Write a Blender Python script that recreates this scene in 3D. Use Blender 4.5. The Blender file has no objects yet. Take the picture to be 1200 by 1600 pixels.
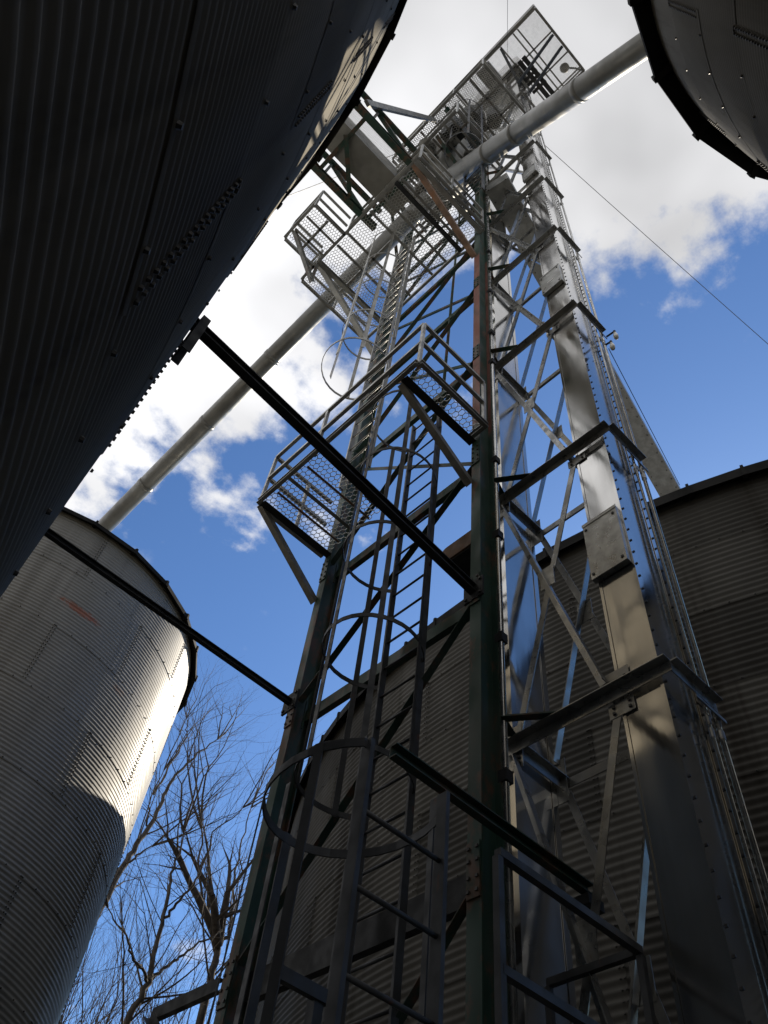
import bpy, math, random
from mathutils import Vector, Matrix
R = math.radians
sc = bpy.context.scene
random.seed(7)

# ------------------------------------------------------------------ camera
# world axes follow the tower: +X right-forward, +Y left-forward, Z up, metres
def make_camera():
    f, zx, zy = 1290.0, 747.0, -120.0
    up = Vector((zx-600, -(zy-800), -f)).normalized()
    fw = Vector((0, 0, -1)); fh = (fw-up*fw.dot(up)).normalized(); rt = fh.cross(up)
    a = R(-37); c, s = math.cos(a), math.sin(a)
    X = c*rt-s*fh; Y = s*rt+c*fh
    M = Matrix((X, Y, up)).to_4x4(); M.translation = Vector((0, 0, 1.6))
    cd = bpy.data.cameras.new('camera'); co = bpy.data.objects.new('camera', cd)
    sc.collection.objects.link(co); co.matrix_world = M
    cd.sensor_fit = 'VERTICAL'; cd.sensor_height = 24.0; cd.lens = 24.0*f/1600.0
    cd.clip_start = 0.05; cd.clip_end = 2000
    sc.camera = co
make_camera()

# ------------------------------------------------------------------ sky, sun, exposure
SUN_AZ, SUN_EL = 15.5, 31.3
def make_world():
    w = bpy.data.worlds.new('World'); sc.world = w; w.use_nodes = True
    nt = w.node_tree; N = nt.nodes; L = nt.links; N.clear()
    def n(t, **k):
        o = N.new(t)
        for a, b in k.items(): setattr(o, a, b)
        return o
    def math_(op, a, b=None, clamp=False):
        m = n('ShaderNodeMath', operation=op, use_clamp=clamp)
        for i, v in enumerate((a, b)):
            if v is None: continue
            if isinstance(v, (int, float)): m.inputs[i].default_value = v
            else: L.new(v, m.inputs[i])
        return m.outputs[0]
    out = n('ShaderNodeOutputWorld'); bg = n('ShaderNodeBackground'); bg.inputs[1].default_value = 0.07
    sky = n('ShaderNodeTexSky', sky_type='NISHITA'); sky.sun_disc = False
    sky.sun_elevation = R(SUN_EL); sky.sun_rotation = R(90-SUN_AZ); sky.air_density = 1.0; sky.dust_density = 0.6; sky.ozone_density = 1.6
    tc = n('ShaderNodeTexCoord'); sp = n('ShaderNodeSeparateXYZ'); L.new(tc.outputs['Generated'], sp.inputs[0])
    z = math_('MAXIMUM', sp.outputs[2], 0.06)
    u = math_('DIVIDE', sp.outputs[0], z); v = math_('DIVIDE', sp.outputs[1], z)
    cb = n('ShaderNodeCombineXYZ'); L.new(u, cb.inputs[0]); L.new(v, cb.inputs[1])
    def noise(scale, detail, rough, off=0.0, dist=0.0):
        t = n('ShaderNodeTexNoise'); t.inputs['Scale'].default_value = scale; t.inputs['Detail'].default_value = detail
        t.inputs['Roughness'].default_value = rough; t.inputs['Distortion'].default_value = dist
        mp = n('ShaderNodeMapping'); mp.inputs['Location'].default_value = (off, off*.7, off*.3)
        L.new(cb.outputs[0], mp.inputs[0]); L.new(mp.outputs[0], t.inputs['Vector'])
        return t.outputs['Fac']
    n1 = noise(4.0, 4, .6, 23.1); n2 = noise(10.0, 6, .66, 1.7); n3 = noise(3.4, 3, .55, 8.2)
    # one bank of cloud overhead and behind, its ragged edge running across the frame
    vv = math_('MAXIMUM', math_('SUBTRACT', v, 0.18), 0.0)
    edge = math_('SUBTRACT', 0.36, math_('MULTIPLY', vv, 0.22))
    sd = math_('SUBTRACT', edge, u)
    d = math_('ADD', sd, math_('MULTIPLY', math_('SUBTRACT', n1, 0.5), 1.0))
    d = math_('ADD', d, math_('MULTIPLY', math_('SUBTRACT', n2, 0.5), 0.42))
    mr = n('ShaderNodeMapRange', interpolation_type='SMOOTHSTEP'); mr.inputs[1].default_value = -0.04; mr.inputs[2].default_value = 0.12
    L.new(d, mr.inputs[0]); cov = mr.outputs[0]
    # small fair-weather scraps in the clear part
    ns = noise(3.1, 6, .6, 12.4)
    m2 = n('ShaderNodeMapRange', interpolation_type='SMOOTHSTEP'); m2.inputs[1].default_value = .60; m2.inputs[2].default_value = .80; m2.inputs[4].default_value = .75
    L.new(ns, m2.inputs[0])
    cov = math_('MAXIMUM', cov, m2.outputs[0])
    # thick middle of the bank is greyer, thin rim is brightest
    ramp = n('ShaderNodeMapRange'); ramp.inputs[1].default_value = .30; ramp.inputs[2].default_value = .72; ramp.inputs[3].default_value = 4.3; ramp.inputs[4].default_value = 7.6
    L.new(n3, ramp.inputs[0])
    near = n('ShaderNodeMapRange', interpolation_type='SMOOTHSTEP'); near.inputs[1].default_value = 0.0; near.inputs[2].default_value = .42; near.inputs[3].default_value = 1.0; near.inputs[4].default_value = 1.38
    L.new(v, near.inputs[0])
    br = math_('MULTIPLY', ramp.outputs[0], near.outputs[0])
    ccol = n('ShaderNodeMix', data_type='RGBA', blend_type='MULTIPLY'); ccol.inputs[0].default_value = 1
    ccol.inputs[6].default_value = (1.0, 1.0, 1.02, 1)
    cv = n('ShaderNodeCombineColor'); 
    for i in range(3): L.new(br, cv.inputs[i])
    L.new(cv.outputs[0], ccol.inputs[7])
    skm = n('ShaderNodeMix', data_type='RGBA', blend_type='MULTIPLY'); skm.inputs[0].default_value = 1
    skm.inputs[7].default_value = (.66, .94, 1.28, 1); L.new(sky.outputs[0], skm.inputs[6])
    mix = n('ShaderNodeMix', data_type='RGBA'); L.new(cov, mix.inputs[0]); L.new(skm.outputs[2], mix.inputs[6]); L.new(ccol.outputs[2], mix.inputs[7])
    L.new(mix.outputs[2], bg.inputs[0]); L.new(bg.outputs[0], out.inputs[0])
make_world()
sc.world.cycles.sampling_method = 'MANUAL'; sc.world.cycles.sample_map_resolution = 512
sd_ = bpy.data.lights.new('sun', 'SUN'); so = bpy.data.objects.new('sun', sd_); sc.collection.objects.link(so)
sd_.energy = 4.6; sd_.angle = R(0.55); sd_.color = (1.0, .89, .72)
so.location = (40, 15, 40)
so.rotation_euler = Vector((-math.cos(R(SUN_AZ))*math.cos(R(SUN_EL)), -math.sin(R(SUN_AZ))*math.cos(R(SUN_EL)), -math.sin(R(SUN_EL)))).to_track_quat('-Z', 'Y').to_euler()
sc.view_settings.view_transform = 'Standard'; sc.view_settings.look = 'None'; sc.view_settings.gamma = 1
sc.view_settings.use_curve_mapping = False
sc.view_settings.exposure = 0.9
sc.cycles.use_denoising = True
sc.cycles.max_bounces = 4; sc.cycles.diffuse_bounces = 3; sc.cycles.glossy_bounces = 3
sc.cycles.sample_clamp_indirect = 6

# ------------------------------------------------------------------ materials
def material(name, base, metallic=0.0, rough=0.6, var=0.25, scale=3.0, stretch=(1, 1, 1), rust=0.0, rust_col=(.16, .055, .022), rust_scale=4.0,
             bump=0.0, bump_scale=20.0, bump_stretch=(1, 1, 1), rvar=0.1, second=None, second_amt=.5, rand=0.0, zpaint=None, spots=None, dust=None, spec=.5):
    m = bpy.data.materials.new(name); m.use_nodes = True
    nt = m.node_tree; N = nt.nodes; L = nt.links
    b = N['Principled BSDF']; b.inputs['Metallic'].default_value = metallic; b.inputs['Roughness'].default_value = rough; b.inputs['Specular IOR Level'].default_value = spec
    geo = N.new('ShaderNodeNewGeometry')
    def noise(sc_, st, det=3, ro=.6, off=0):
        det = min(det, 4)
        mp = N.new('ShaderNodeMapping'); mp.inputs['Scale'].default_value = st; mp.inputs['Location'].default_value = (off, off, off)
        L.new(geo.outputs['Position'], mp.inputs[0])
        t = N.new('ShaderNodeTexNoise'); t.inputs['Scale'].default_value = sc_; t.inputs['Detail'].default_value = det; t.inputs['Roughness'].default_value = ro
        L.new(mp.outputs[0], t.inputs['Vector']); return t.outputs['Fac']
    def mrange(src, a, b_, c, d, smooth=True):
        r = N.new('ShaderNodeMapRange')
        if smooth: r.interpolation_type = 'SMOOTHSTEP'
        for i, v in enumerate((a, b_, c, d)): r.inputs[i+1].default_value = v
        L.new(src, r.inputs[0]); return r.outputs[0]
    def mul(a, b_):
        x = N.new('ShaderNodeMath'); x.operation = 'MULTIPLY'
        for i, v in enumerate((a, b_)):
            if isinstance(v, (int, float)): x.inputs[i].default_value = v
            else: L.new(v, x.inputs[i])
        return x.outputs[0]
    def mix(f, a, c):
        x = N.new('ShaderNodeMix'); x.data_type = 'RGBA'
        if isinstance(f, float): x.inputs[0].default_value = f
        else: L.new(f, x.inputs[0])
        for i, v in ((6, a), (7, c)):
            if isinstance(v, tuple): x.inputs[i].default_value = (*v, 1) if len(v) == 3 else v
            else: L.new(v, x.inputs[i])
        return x.outputs[2]
    f = noise(scale, stretch)
    lo = tuple(c*(1-var) for c in base); hi = tuple(min(1, c*(1+var)) for c in base)
    col = mix(mrange(f, .3, .7, 0, 1), lo, hi)
    if second: col = mix(mul(mrange(noise(scale*.45, stretch, 5, .6, 5.3), .45, .68, 0, 1), second_amt), col, second)
    if rand:
        oi = N.new('ShaderNodeObjectInfo'); hs = N.new('ShaderNodeHueSaturation'); L.new(mrange(oi.outputs['Random'], 0, 1, 1-rand, 1+rand, False), hs.inputs['Value'])
        L.new(col, hs.inputs['Color']); col = hs.outputs[0]
    if zpaint:   # another coat of paint on the faces towards -X between two heights
        z0, z1, pc = zpaint
        sp = N.new('ShaderNodeSeparateXYZ'); L.new(geo.outputs['Position'], sp.inputs[0])
        sn = N.new('ShaderNodeSeparateXYZ'); L.new(geo.outputs['True Normal'], sn.inputs[0])
        k = mul(mul(mrange(sp.outputs[2], z0-.1, z0+.1, 0, 1), mrange(sp.outputs[2], z1-.1, z1+.1, 1, 0)), mrange(sn.outputs[0], -.9, -.5, 1, 0))
        col = mix(mul(k, mrange(noise(6, (1, 1, .3)), .25, .5, .6, 1)), col, pc)
    if dust: 
        col = mix(mul(mrange(noise(dust[1], dust[2], 7, .65, 2.2), .5, .75, 0, 1), dust[3]), col, dust[0])
    rfac = None
    if rust:
        rfac = mul(mrange(noise(rust_scale, (1, 1, .5), 8, .7, 9.1), .72-rust*.35, .85-rust*.3, 0, 1), .9)
        col = mix(rfac, col, rust_col)
    if spots:    # single rust stains at given places
        for (p, rad, sc3, c3) in spots:
            vs = N.new('ShaderNodeVectorMath'); vs.operation = 'SUBTRACT'; vs.inputs[1].default_value = p; L.new(geo.outputs['Position'], vs.inputs[0])
            vm = N.new('ShaderNodeVectorMath'); vm.operation = 'MULTIPLY'; vm.inputs[1].default_value = sc3; L.new(vs.outputs[0], vm.inputs[0])
            vl = N.new('ShaderNodeVectorMath'); vl.operation = 'LENGTH'; L.new(vm.outputs[0], vl.inputs[0])
            ad = N.new('ShaderNodeMath'); ad.operation = 'ADD'; L.new(vl.outputs['Value'], ad.inputs[0]); L.new(mrange(noise(9, (1, 1, 3.5), 4, .75), .25, .75, -.9*rad, .9*rad, False), ad.inputs[1])
            col = mix(mrange(ad.outputs[0], rad*.55, rad*.95, .85, 0), col, c3)
    L.new(col, b.inputs['Base Color'])
    rr = mrange(noise(scale*1.7, stretch, 1, .5, 3.3), .3, .7, max(.03, rough-rvar), min(1, rough+rvar))
    L.new(rr, b.inputs['Roughness'])
    if rfac is not None and metallic > .2:
        x = N.new('ShaderNodeMath'); x.operation = 'SUBTRACT'; x.inputs[0].default_value = 1; L.new(rfac, x.inputs[1]); L.new(mul(x.outputs[0], metallic), b.inputs['Metallic'])
    if bump:
        bp = N.new('ShaderNodeBump'); bp.inputs['Strength'].default_value = 1.0; bp.inputs['Distance'].default_value = bump
        L.new(noise(bump_scale, bump_stretch, 4, .55, 7.7), bp.inputs['Height']); L.new(bp.outputs[0], b.inputs['Normal'])
    return m
M = {}
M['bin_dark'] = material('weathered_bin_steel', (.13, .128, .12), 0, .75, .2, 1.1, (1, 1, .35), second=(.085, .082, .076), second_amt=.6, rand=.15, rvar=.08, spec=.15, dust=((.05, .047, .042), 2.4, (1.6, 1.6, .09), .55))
M['bin_near'] = material('blue_grey_bin_steel', (.205, .188, .155), 0, .75, .2, 1.2, (1, 1, .35), second=(.125, .118, .10), second_amt=.6, rand=.18, rvar=.08, spec=.10, dust=((.07, .066, .058), 2.4, (1.6, 1.6, .09), .55))
M['bin_light'] = material('pale_bin_steel', (.16, .155, .14), 0, .5, .13, 1.3, (1, 1, .3), second=(.14, .134, .118), second_amt=.6, rand=.12, rvar=.08, spec=.5, dust=((.075, .07, .06), 2.2, (1.6, 1.6, .09), .55),
                          spots=[((2.35, 11.2, 11.64), .46, (1.0, 1.0, 5.0), (.20, .050, .014)), ((2.15, 11.2, 11.70), .20, (1.0, 1.0, 5.0), (.15, .06, .03)), ((3.6, 11.5, 10.9), .16, (1.0, 1.0, 2.0), (.16, .10, .06))])
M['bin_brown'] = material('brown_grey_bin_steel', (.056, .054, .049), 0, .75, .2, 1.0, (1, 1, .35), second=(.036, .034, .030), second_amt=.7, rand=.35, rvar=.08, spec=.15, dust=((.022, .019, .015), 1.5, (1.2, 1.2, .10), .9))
M['roof'] = material('roof_steel', (.32, .32, .305), .2, .45, .15, 2, rand=.08)
M['eave'] = material('eave_shade_black', (.018, .018, .018), 0, .8, .25, 2, spec=.05)  # near-black colour stands in for the shade at the eave
M['bolt'] = material('dark_bolt', (.055, .052, .05), .4, .6, .2, 30)
M['trunk'] = material('galvanised_trunk', (.50, .49, .47), .94, .11, .12, 2.2, (1, 1, .45), second=(.36, .36, .35), second_amt=.3, rvar=.045, dust=((.32, .30, .26), 4.0, (2.5, 2.5, .16), .3), bump=.0013, bump_scale=1.6, bump_stretch=(1.6, 1.6, .22), rand=.04)
M['frame'] = material('galvanised_angle', (.30, .30, .29), .8, .33, .18, 5, rvar=.1, second=(.26, .26, .25))
M['cover'] = material('cover_plate', (.34, .34, .325), .8, .36, .2, 8, second=(.2, .19, .17), second_amt=.7, rust=.25, rust_scale=9)
M['green'] = material('green_paint', (.022, .048, .036), 0, .55, spec=.2, var=.25, scale=4, stretch= (1, 1, .4), second=(.05, .058, .048), second_amt=.8, rust=.70, rust_col=(.10, .055, .036), rust_scale=5.0)
M['green_primer'] = material('green_paint_over_red_primer', (.022, .052, .039), 0, .55, .22, 4, (1, 1, .4), spec=.2, second=(.05, .06, .05), second_amt=.8, rust=.6, rust_col=(.10, .055, .036), rust_scale=5.0, zpaint=(9.3, 14.75, (.20, .085, .068)))
M['steel'] = material('grey_painted_steel', (.15, .148, .138), .3, .5, .25, 6, rust=.5, rust_col=(.10, .065, .045), rust_scale=3.5)
M['rusty'] = material('rusty_brace', (.16, .095, .058), .1, .7, .3, 6, rust=.6, rust_col=(.24, .10, .04))
M['ladder'] = material('ladder_steel', (.055, .057, .06), .2, .55, .2, 7, spec=.25, rust=.3, rust_scale=5)
M['galv_pale'] = material('pale_galvanised_steel', (.28, .28, .265), .55, .40, .2, 6, second=(.25, .24, .22), rust=.3, rust_col=(.14, .09, .06), rust_scale=3)
M['mesh'] = material('expanded_mesh', (.40, .40, .38), .5, .42, .2, 9)
M['pipe'] = material('spout_pipe', (.17, .168, .155), .3, .38, .12, 3, (1, 1, 1), second=(.11, .106, .096), dust=((.24, .225, .19), 5.0, (1, 1, 1), .5))
M['housing'] = material('conveyor_housing', (.20, .195, .175), .5, .45, .15, 3, second=(.14, .135, .12))
M['dark'] = material('dark_machine_paint', (.03, .031, .032), 0, .6, .3, 6, spec=.15)
M['conduit'] = material('conduit', (.5, .5, .49), .9, .25, .15, 6)
M['cable'] = material('wire_rope', (.06, .06, .06), .6, .5, .1, 10)
M['bark'] = material('bark', (.062, .054, .047), 0, .9, .35, 9, (1, 1, .3), spec=.1)
M['twig'] = material('twig', (.052, .045, .040), 0, .9, .3, 9, spec=.1)
M['ground'] = material('gravel_ground', (.13, .12, .10), 0, .95, .35, 3, second=(.08, .075, .06), bump=.02, bump_scale=18)
M['tag'] = material('white_tag', (.8, .8, .78), 0, .5, .05, 5)
M['lampglass'] = material('lamp_glass', (.85, .85, .80), 0, .2, .03, 5)

# ------------------------------------------------------------------ mesh helpers
col_ = sc.collection
class MB:
    def __init__(s): s.v = []; s.f = []
    def add(s, vs, fs):
        k = len(s.v); s.v += [tuple(p) for p in vs]; s.f += [tuple(i+k for i in q) for q in fs]; return s
    def box(s, a, b):
        x0, y0, z0 = a; x1, y1, z1 = b
        return s.add([(x0,y0,z0),(x1,y0,z0),(x1,y1,z0),(x0,y1,z0),(x0,y0,z1),(x1,y0,z1),(x1,y1,z1),(x0,y1,z1)],
                     [(0,3,2,1),(4,5,6,7),(0,1,5,4),(1,2,6,5),(2,3,7,6),(3,0,4,7)])
    def prism(s, prof, p0, p1, side=(0, 0, 1), cap=True):
        p0 = Vector(p0); p1 = Vector(p1); d = (p1-p0).normalized(); u = Vector(side); u = u-d*u.dot(d)
        if u.length < 1e-4: u = Vector((1, 0, 0))-d*d.x
        u.normalize(); w = d.cross(u); n = len(prof)
        vs = [p0+u*a+w*b for a, b in prof]+[p1+u*a+w*b for a, b in prof]
        fs = [(i, (i+1) % n, n+(i+1) % n, n+i) for i in range(n)]
        if cap: fs += [tuple(range(n-1, -1, -1)), tuple(range(n, 2*n))]
        return s.add(vs, fs)
    def tube(s, pts, r, n=8, cap=True):
        pts = [Vector(p) for p in pts]; rs = r if isinstance(r, (list, tuple)) else [r]*len(pts)
        vs = []; u = None
        for i, p in enumerate(pts):
            d = (pts[min(i+1, len(pts)-1)]-pts[max(i-1, 0)]).normalized()
            if u is None:
                u = Vector((0, 0, 1)) if abs(d.z) < .9 else Vector((1, 0, 0))
            u = (u-d*u.dot(d)).normalized(); w = d.cross(u)
            for k in range(n):
                a = 2*math.pi*k/n; vs.append(p+(u*math.cos(a)+w*math.sin(a))*rs[i])
        fs = []
        for i in range(len(pts)-1):
            for k in range(n): fs.append((i*n+k, i*n+(k+1) % n, (i+1)*n+(k+1) % n, (i+1)*n+k))
        if cap: fs += [tuple(range(n-1, -1, -1)), tuple(range((len(pts)-1)*n, len(pts)*n))]
        return s.add(vs, fs)
    def strip(s, pts, h, t, up=(0, 0, 1)):     # flat bar bent along points: height h along up, thickness t
        pts = [Vector(p) for p in pts]; up = Vector(up); vs = []
        for i, p in enumerate(pts):
            d = (pts[min(i+1, len(pts)-1)]-pts[max(i-1, 0)]).normalized(); w = d.cross(up).normalized()
            vs += [p-up*h/2-w*t/2, p+up*h/2-w*t/2, p+up*h/2+w*t/2, p-up*h/2+w*t/2]
        fs = [(0, 1, 2, 3)]
        for i in range(len(pts)-1):
            for k in range(4): fs.append((i*4+k, (i+1)*4+k, (i+1)*4+(k+1) % 4, i*4+(k+1) % 4))
        k = (len(pts)-1)*4; fs.append((k+3, k+2, k+1, k)); return s.add(vs, fs)
    def mesh(s, name, mat, smooth=False):
        me = bpy.data.meshes.new(name); me.from_pydata(s.v, [], s.f); me.materials.append(M[mat] if isinstance(mat, str) else mat)
        if smooth: me.polygons.foreach_set('use_smooth', [True]*len(me.polygons))
        me.update(); return me
    def build(s, name, mat, parent=None, smooth=False): return put(name, s.mesh(name, mat, smooth), parent)
def worldloc(o):
    v = Vector((0, 0, 0))
    while o: v = v+o.location; o = o.parent
    return v
def put(name, me, parent=None):            # mesh drawn in world metres, hung under its thing
    o = bpy.data.objects.new(name, me); col_.objects.link(o)
    if parent: o.parent = parent; o.location = -worldloc(parent)
    return o
def put_local(name, me, parent, mat):      # shared mesh placed by a matrix given in world metres
    o = bpy.data.objects.new(name, me); col_.objects.link(o); o.parent = parent
    o.matrix_local = Matrix.Translation(-worldloc(parent)) @ mat
    return o
def thing(name, loc, label, cat, group=None):
    o = bpy.data.objects.new(name, None); o.empty_display_size = .3; o.location = loc; col_.objects.link(o); return tag(o, label, cat, group)
def tag(o, label=None, cat=None, group=None, kind=None):
    if label: o['label'] = label
    if cat: o['category'] = cat
    if group: o['group'] = group
    if kind: o['kind'] = kind
    return o
def Ib(h, b, t=.012, w=.009):   # I section, depth h along side
    return [(-h/2,-b/2),(-h/2,b/2),(-h/2+t,b/2),(-h/2+t,w/2),(h/2-t,w/2),(h/2-t,b/2),(h/2,b/2),(h/2,-b/2),(h/2-t,-b/2),(h/2-t,-w/2),(-h/2+t,-w/2),(-h/2+t,-b/2)]
def Lb(a, b=None, t=.007):      # angle, corner at origin
    b = b or a; return [(0,0),(a,0),(a,t),(t,t),(t,b),(0,b)]
def Cb(h, b, t=.008):           # channel, web at b=0
    return [(-h/2,0),(-h/2,b),(-h/2+t,b),(-h/2+t,t),(h/2-t,t),(h/2-t,b),(h/2,b),(h/2,0)]
def Rb(a, b): return [(-a/2,-b/2),(-a/2,b/2),(a/2,b/2),(a/2,-b/2)]
def bar(name, prof, p0, p1, mat, parent, side=(0, 0, 1)):
    return MB().prism(prof, p0, p1, side).build(name, mat, parent)

# ------------------------------------------------------------------ ground
g = MB(); nseg = 48
for ring, r in enumerate((0, 12, 40, 120, 900)):
    for k in range(nseg):
        a = 2*math.pi*k/nseg; g.v.append((r*math.cos(a), r*math.sin(a), 0))
for ring in range(4):
    for k in range(nseg):
        q = (ring*nseg+k, (ring+1)*nseg+k, (ring+1)*nseg+(k+1) % nseg, ring*nseg+(k+1) % nseg)
        g.f.append(q if ring else q[:3]+() if False else (q[0], q[1], q[2]) if ring == 0 else q)
tag(g.build('ground', 'ground'), kind='structure')

# ------------------------------------------------------------------ grain bins
PITCH = 0.1
def panel_mesh(rad, ang, nh, pitch, mat, nseg, over=.035):
    """one curved corrugated sheet, centred on angle 0, z from 0; laps its neighbours"""
    m = MB(); amp = .085*pitch; a0 = -ang/2-over/rad; a1 = ang/2+over/rad; per = 6; nz = nh*per; H = nh*pitch
    zz = [-.02]+[H*i/nz for i in range(nz+1)]
    for z in zz:
        for k in range(nseg+1):
            t = k/nseg; a = a0+(a1-a0)*t
            r = rad+amp*math.cos(2*math.pi*z/pitch)+.0055*(t-.5)+.004*(.5-max(z, 0)/H)
            m.v.append((r*math.cos(a), r*math.sin(a), z))
    w = nseg+1
    for i in range(len(zz)-1):
        for k in range(nseg): m.f.append((i*w+k, i*w+k+1, (i+1)*w+k+1, (i+1)*w+k))
    return m.mesh('wall_panel', mat, True)
def bolt_mesh(rad, ang, nh, pitch, s=.0085):
    m = MB(); amp = .085*pitch
    def bolt(a, z, r):
        n = Vector((math.cos(a), math.sin(a), 0)); t = Vector((-n.y, n.x, 0)); u = Vector((0, 0, 1)); c = n*r+u*z
        vs = []
        for (k, off) in ((1.35, -.004), (1.0, .009)):
            for q in range(6):
                b = q*math.pi/3; vs.append(c+n*off+(t*math.cos(b)+u*math.sin(b))*s*k)
        m.add(vs, [(q, (q+1) % 6, 6+(q+1) % 6, 6+q) for q in range(6)]+[(6, 7, 8, 9, 10, 11)])
    for i in range(nh):
        for da in (-.022, .022): bolt(-ang/2+da/rad, (i+.98 if i == nh-1 else i+1)*pitch-.0001, rad+amp+.005)
    nb = max(4, int(ang*rad/.30))
    for k in range(nb): bolt(-ang/2+ang*(k+.5)/nb, 0.0, rad+amp+.006)
    return m.mesh('bolts', 'bolt')
def grain_bin(c, rw, ze, npan, nh, nring, wall, label, nroof, over, pitch_deg, nseg=10, rot0=0.0, drip=.10, arc=None):
    cx, cy = c; b = thing('grain_bin', (cx, cy, 0), label, 'grain bin', 'grain bins round the elevator')
    ang = 2*math.pi/npan; hp = ze/nring; p = hp/nh
    pm = panel_mesh(rw, ang, nh, p, wall, nseg); bm_ = bolt_mesh(rw, ang, nh, p)
    for i in range(nring):
        for k in range(npan):
            a = rot0+ang*(k+(.5 if i % 2 else 0))
            if arc:
                d = (a-arc[0]+math.pi) % (2*math.pi)-math.pi
                if abs(d) > arc[1] or i < arc[2]: continue
            o = bpy.data.objects.new('wall_panel', pm); col_.objects.link(o); o.parent = b
            o.location = (0, 0, i*hp); o.rotation_euler = (0, 0, a)
            if i >= 3 or not arc:
                q = bpy.data.objects.new('bolts', bm_); col_.objects.link(q); q.parent = o; q['kind'] = 'stuff'
    if arc:   # the unseen rest of the shell in one piece
        m = MB(); n = 96
        for z in (0.0, ze-.01):
            for k in range(n): a = 2*math.pi*k/n; m.v.append(((rw-.03)*math.cos(a), (rw-.03)*math.sin(a), z))
        m.f = [(k, (k+1) % n, n+(k+1) % n, n+k) for k in range(n)]
        o = bpy.data.objects.new('inner_shell', m.mesh('inner_shell', wall, True)); col_.objects.link(o); o.parent = b
    # roof sheets: flat facets with a raised rib along one edge and a turned-down drip edge
    pr = math.tan(R(pitch_deg)); ro = rw+over; da = 2*math.pi/nroof; m = MB(); rt = rw*.06; zt = ze+.05
    def P(r, a, dz=0): return Vector((r*math.cos(a), r*math.sin(a), zt+(rw-r)*pr+dz))
    a0, a1 = -da/2, da/2
    vs = [P(ro, a0), P(ro, a1), P(rt, a1), P(rt, a0), P(ro, a0, -drip*.55), P(ro, a1, -drip*.55), P(rw-.0, a0, -.06), P(rw-.0, a1, -.06)]
    m.add(vs[:4], [(0, 1, 2, 3)]); ev = MB(); ev.add([vs[i_]-Vector((0, 0, .004)) for i_ in (0, 1, 4, 5, 6, 7)], [(2, 3, 1, 0), (4, 5, 3, 2)])  # ev: fascia and soffit, split off to carry the painted eave shade
    e = .02/ro
    for (aa, hh) in ((a1, .04),):
        q = [P(ro+.02, aa-1.6*e, -drip*.6), P(ro+.02, aa+1.6*e, -drip*.6), P(ro+.02, aa+e, hh), P(ro+.02, aa-e, hh)]
        q2 = [P(rt, aa-2*e, 0), P(rt, aa+2*e, 0), P(rt, aa+2*e, hh), P(rt, aa-2*e, hh)]
        m.add(q+q2, [(0, 1, 2, 3), (0, 3, 7, 4), (1, 5, 6, 2), (3, 2, 6, 7), (0, 4, 5, 1)])
    rm = m.mesh('roof_panel', 'roof'); rm.materials.append(M['eave']); em = ev.mesh('eave_edge_shade', 'eave')
    for i_ in range(1, len(rm.polygons)): rm.polygons[i_].material_index = 1  # ribs take the same painted-shade black
    cap = MB(); n = 24
    for r, z in ((rw*.075, zt+rw*.94*pr-.02), (rw*.075, zt+rw*.94*pr+.25), (0.02, zt+rw*.94*pr+.40)):
        for k in range(n): cap.v.append((r*math.cos(2*math.pi*k/n), r*math.sin(2*math.pi*k/n), z))
    cap.f = [(i*n+k, i*n+(k+1) % n, (i+1)*n+(k+1) % n, (i+1)*n+k) for i in range(2) for k in range(n)]
    rc = bpy.data.objects.new('roof', cap.mesh('roof', 'roof')); col_.objects.link(rc); rc.parent = b
    for k in range(nroof):
        o = bpy.data.objects.new('roof_panel', rm); col_.objects.link(o); o.parent = rc; o.rotation_euler = (0, 0, da*k+rot0)
        o = bpy.data.objects.new('eave_edge_shade', em); col_.objects.link(o); o.parent = rc; o.rotation_euler = (0, 0, da*k+rot0)
    return b
BIN_A = (-6.51, 3.31); BIN_2 = (2.24, 14.80); BIN_3 = (20.19, 6.05); BIN_4 = (2.86, -3.20)
grain_bin(BIN_A, 6.80, 12.0, 15, 18, 10, 'bin_near', 'huge dark corrugated steel grain bin filling the upper left corner', 56, .09, 26, 12, .10, .20)
grain_bin(BIN_2, 3.60, 13.56, 8, 17, 11, 'bin_light', 'pale sunlit corrugated grain bin with a rust stain, standing before the bare trees', 26, .15, 26, 16, .35, .16)
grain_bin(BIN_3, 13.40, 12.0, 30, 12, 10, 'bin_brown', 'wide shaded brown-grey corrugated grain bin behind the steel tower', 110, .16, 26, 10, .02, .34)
grain_bin(BIN_4, 2.62, 12.0, 6, 18, 10, 'bin_dark', 'dark corrugated grain bin with faceted eave in the upper right corner', 22, .20, 26, 18, .45, .24)

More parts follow.
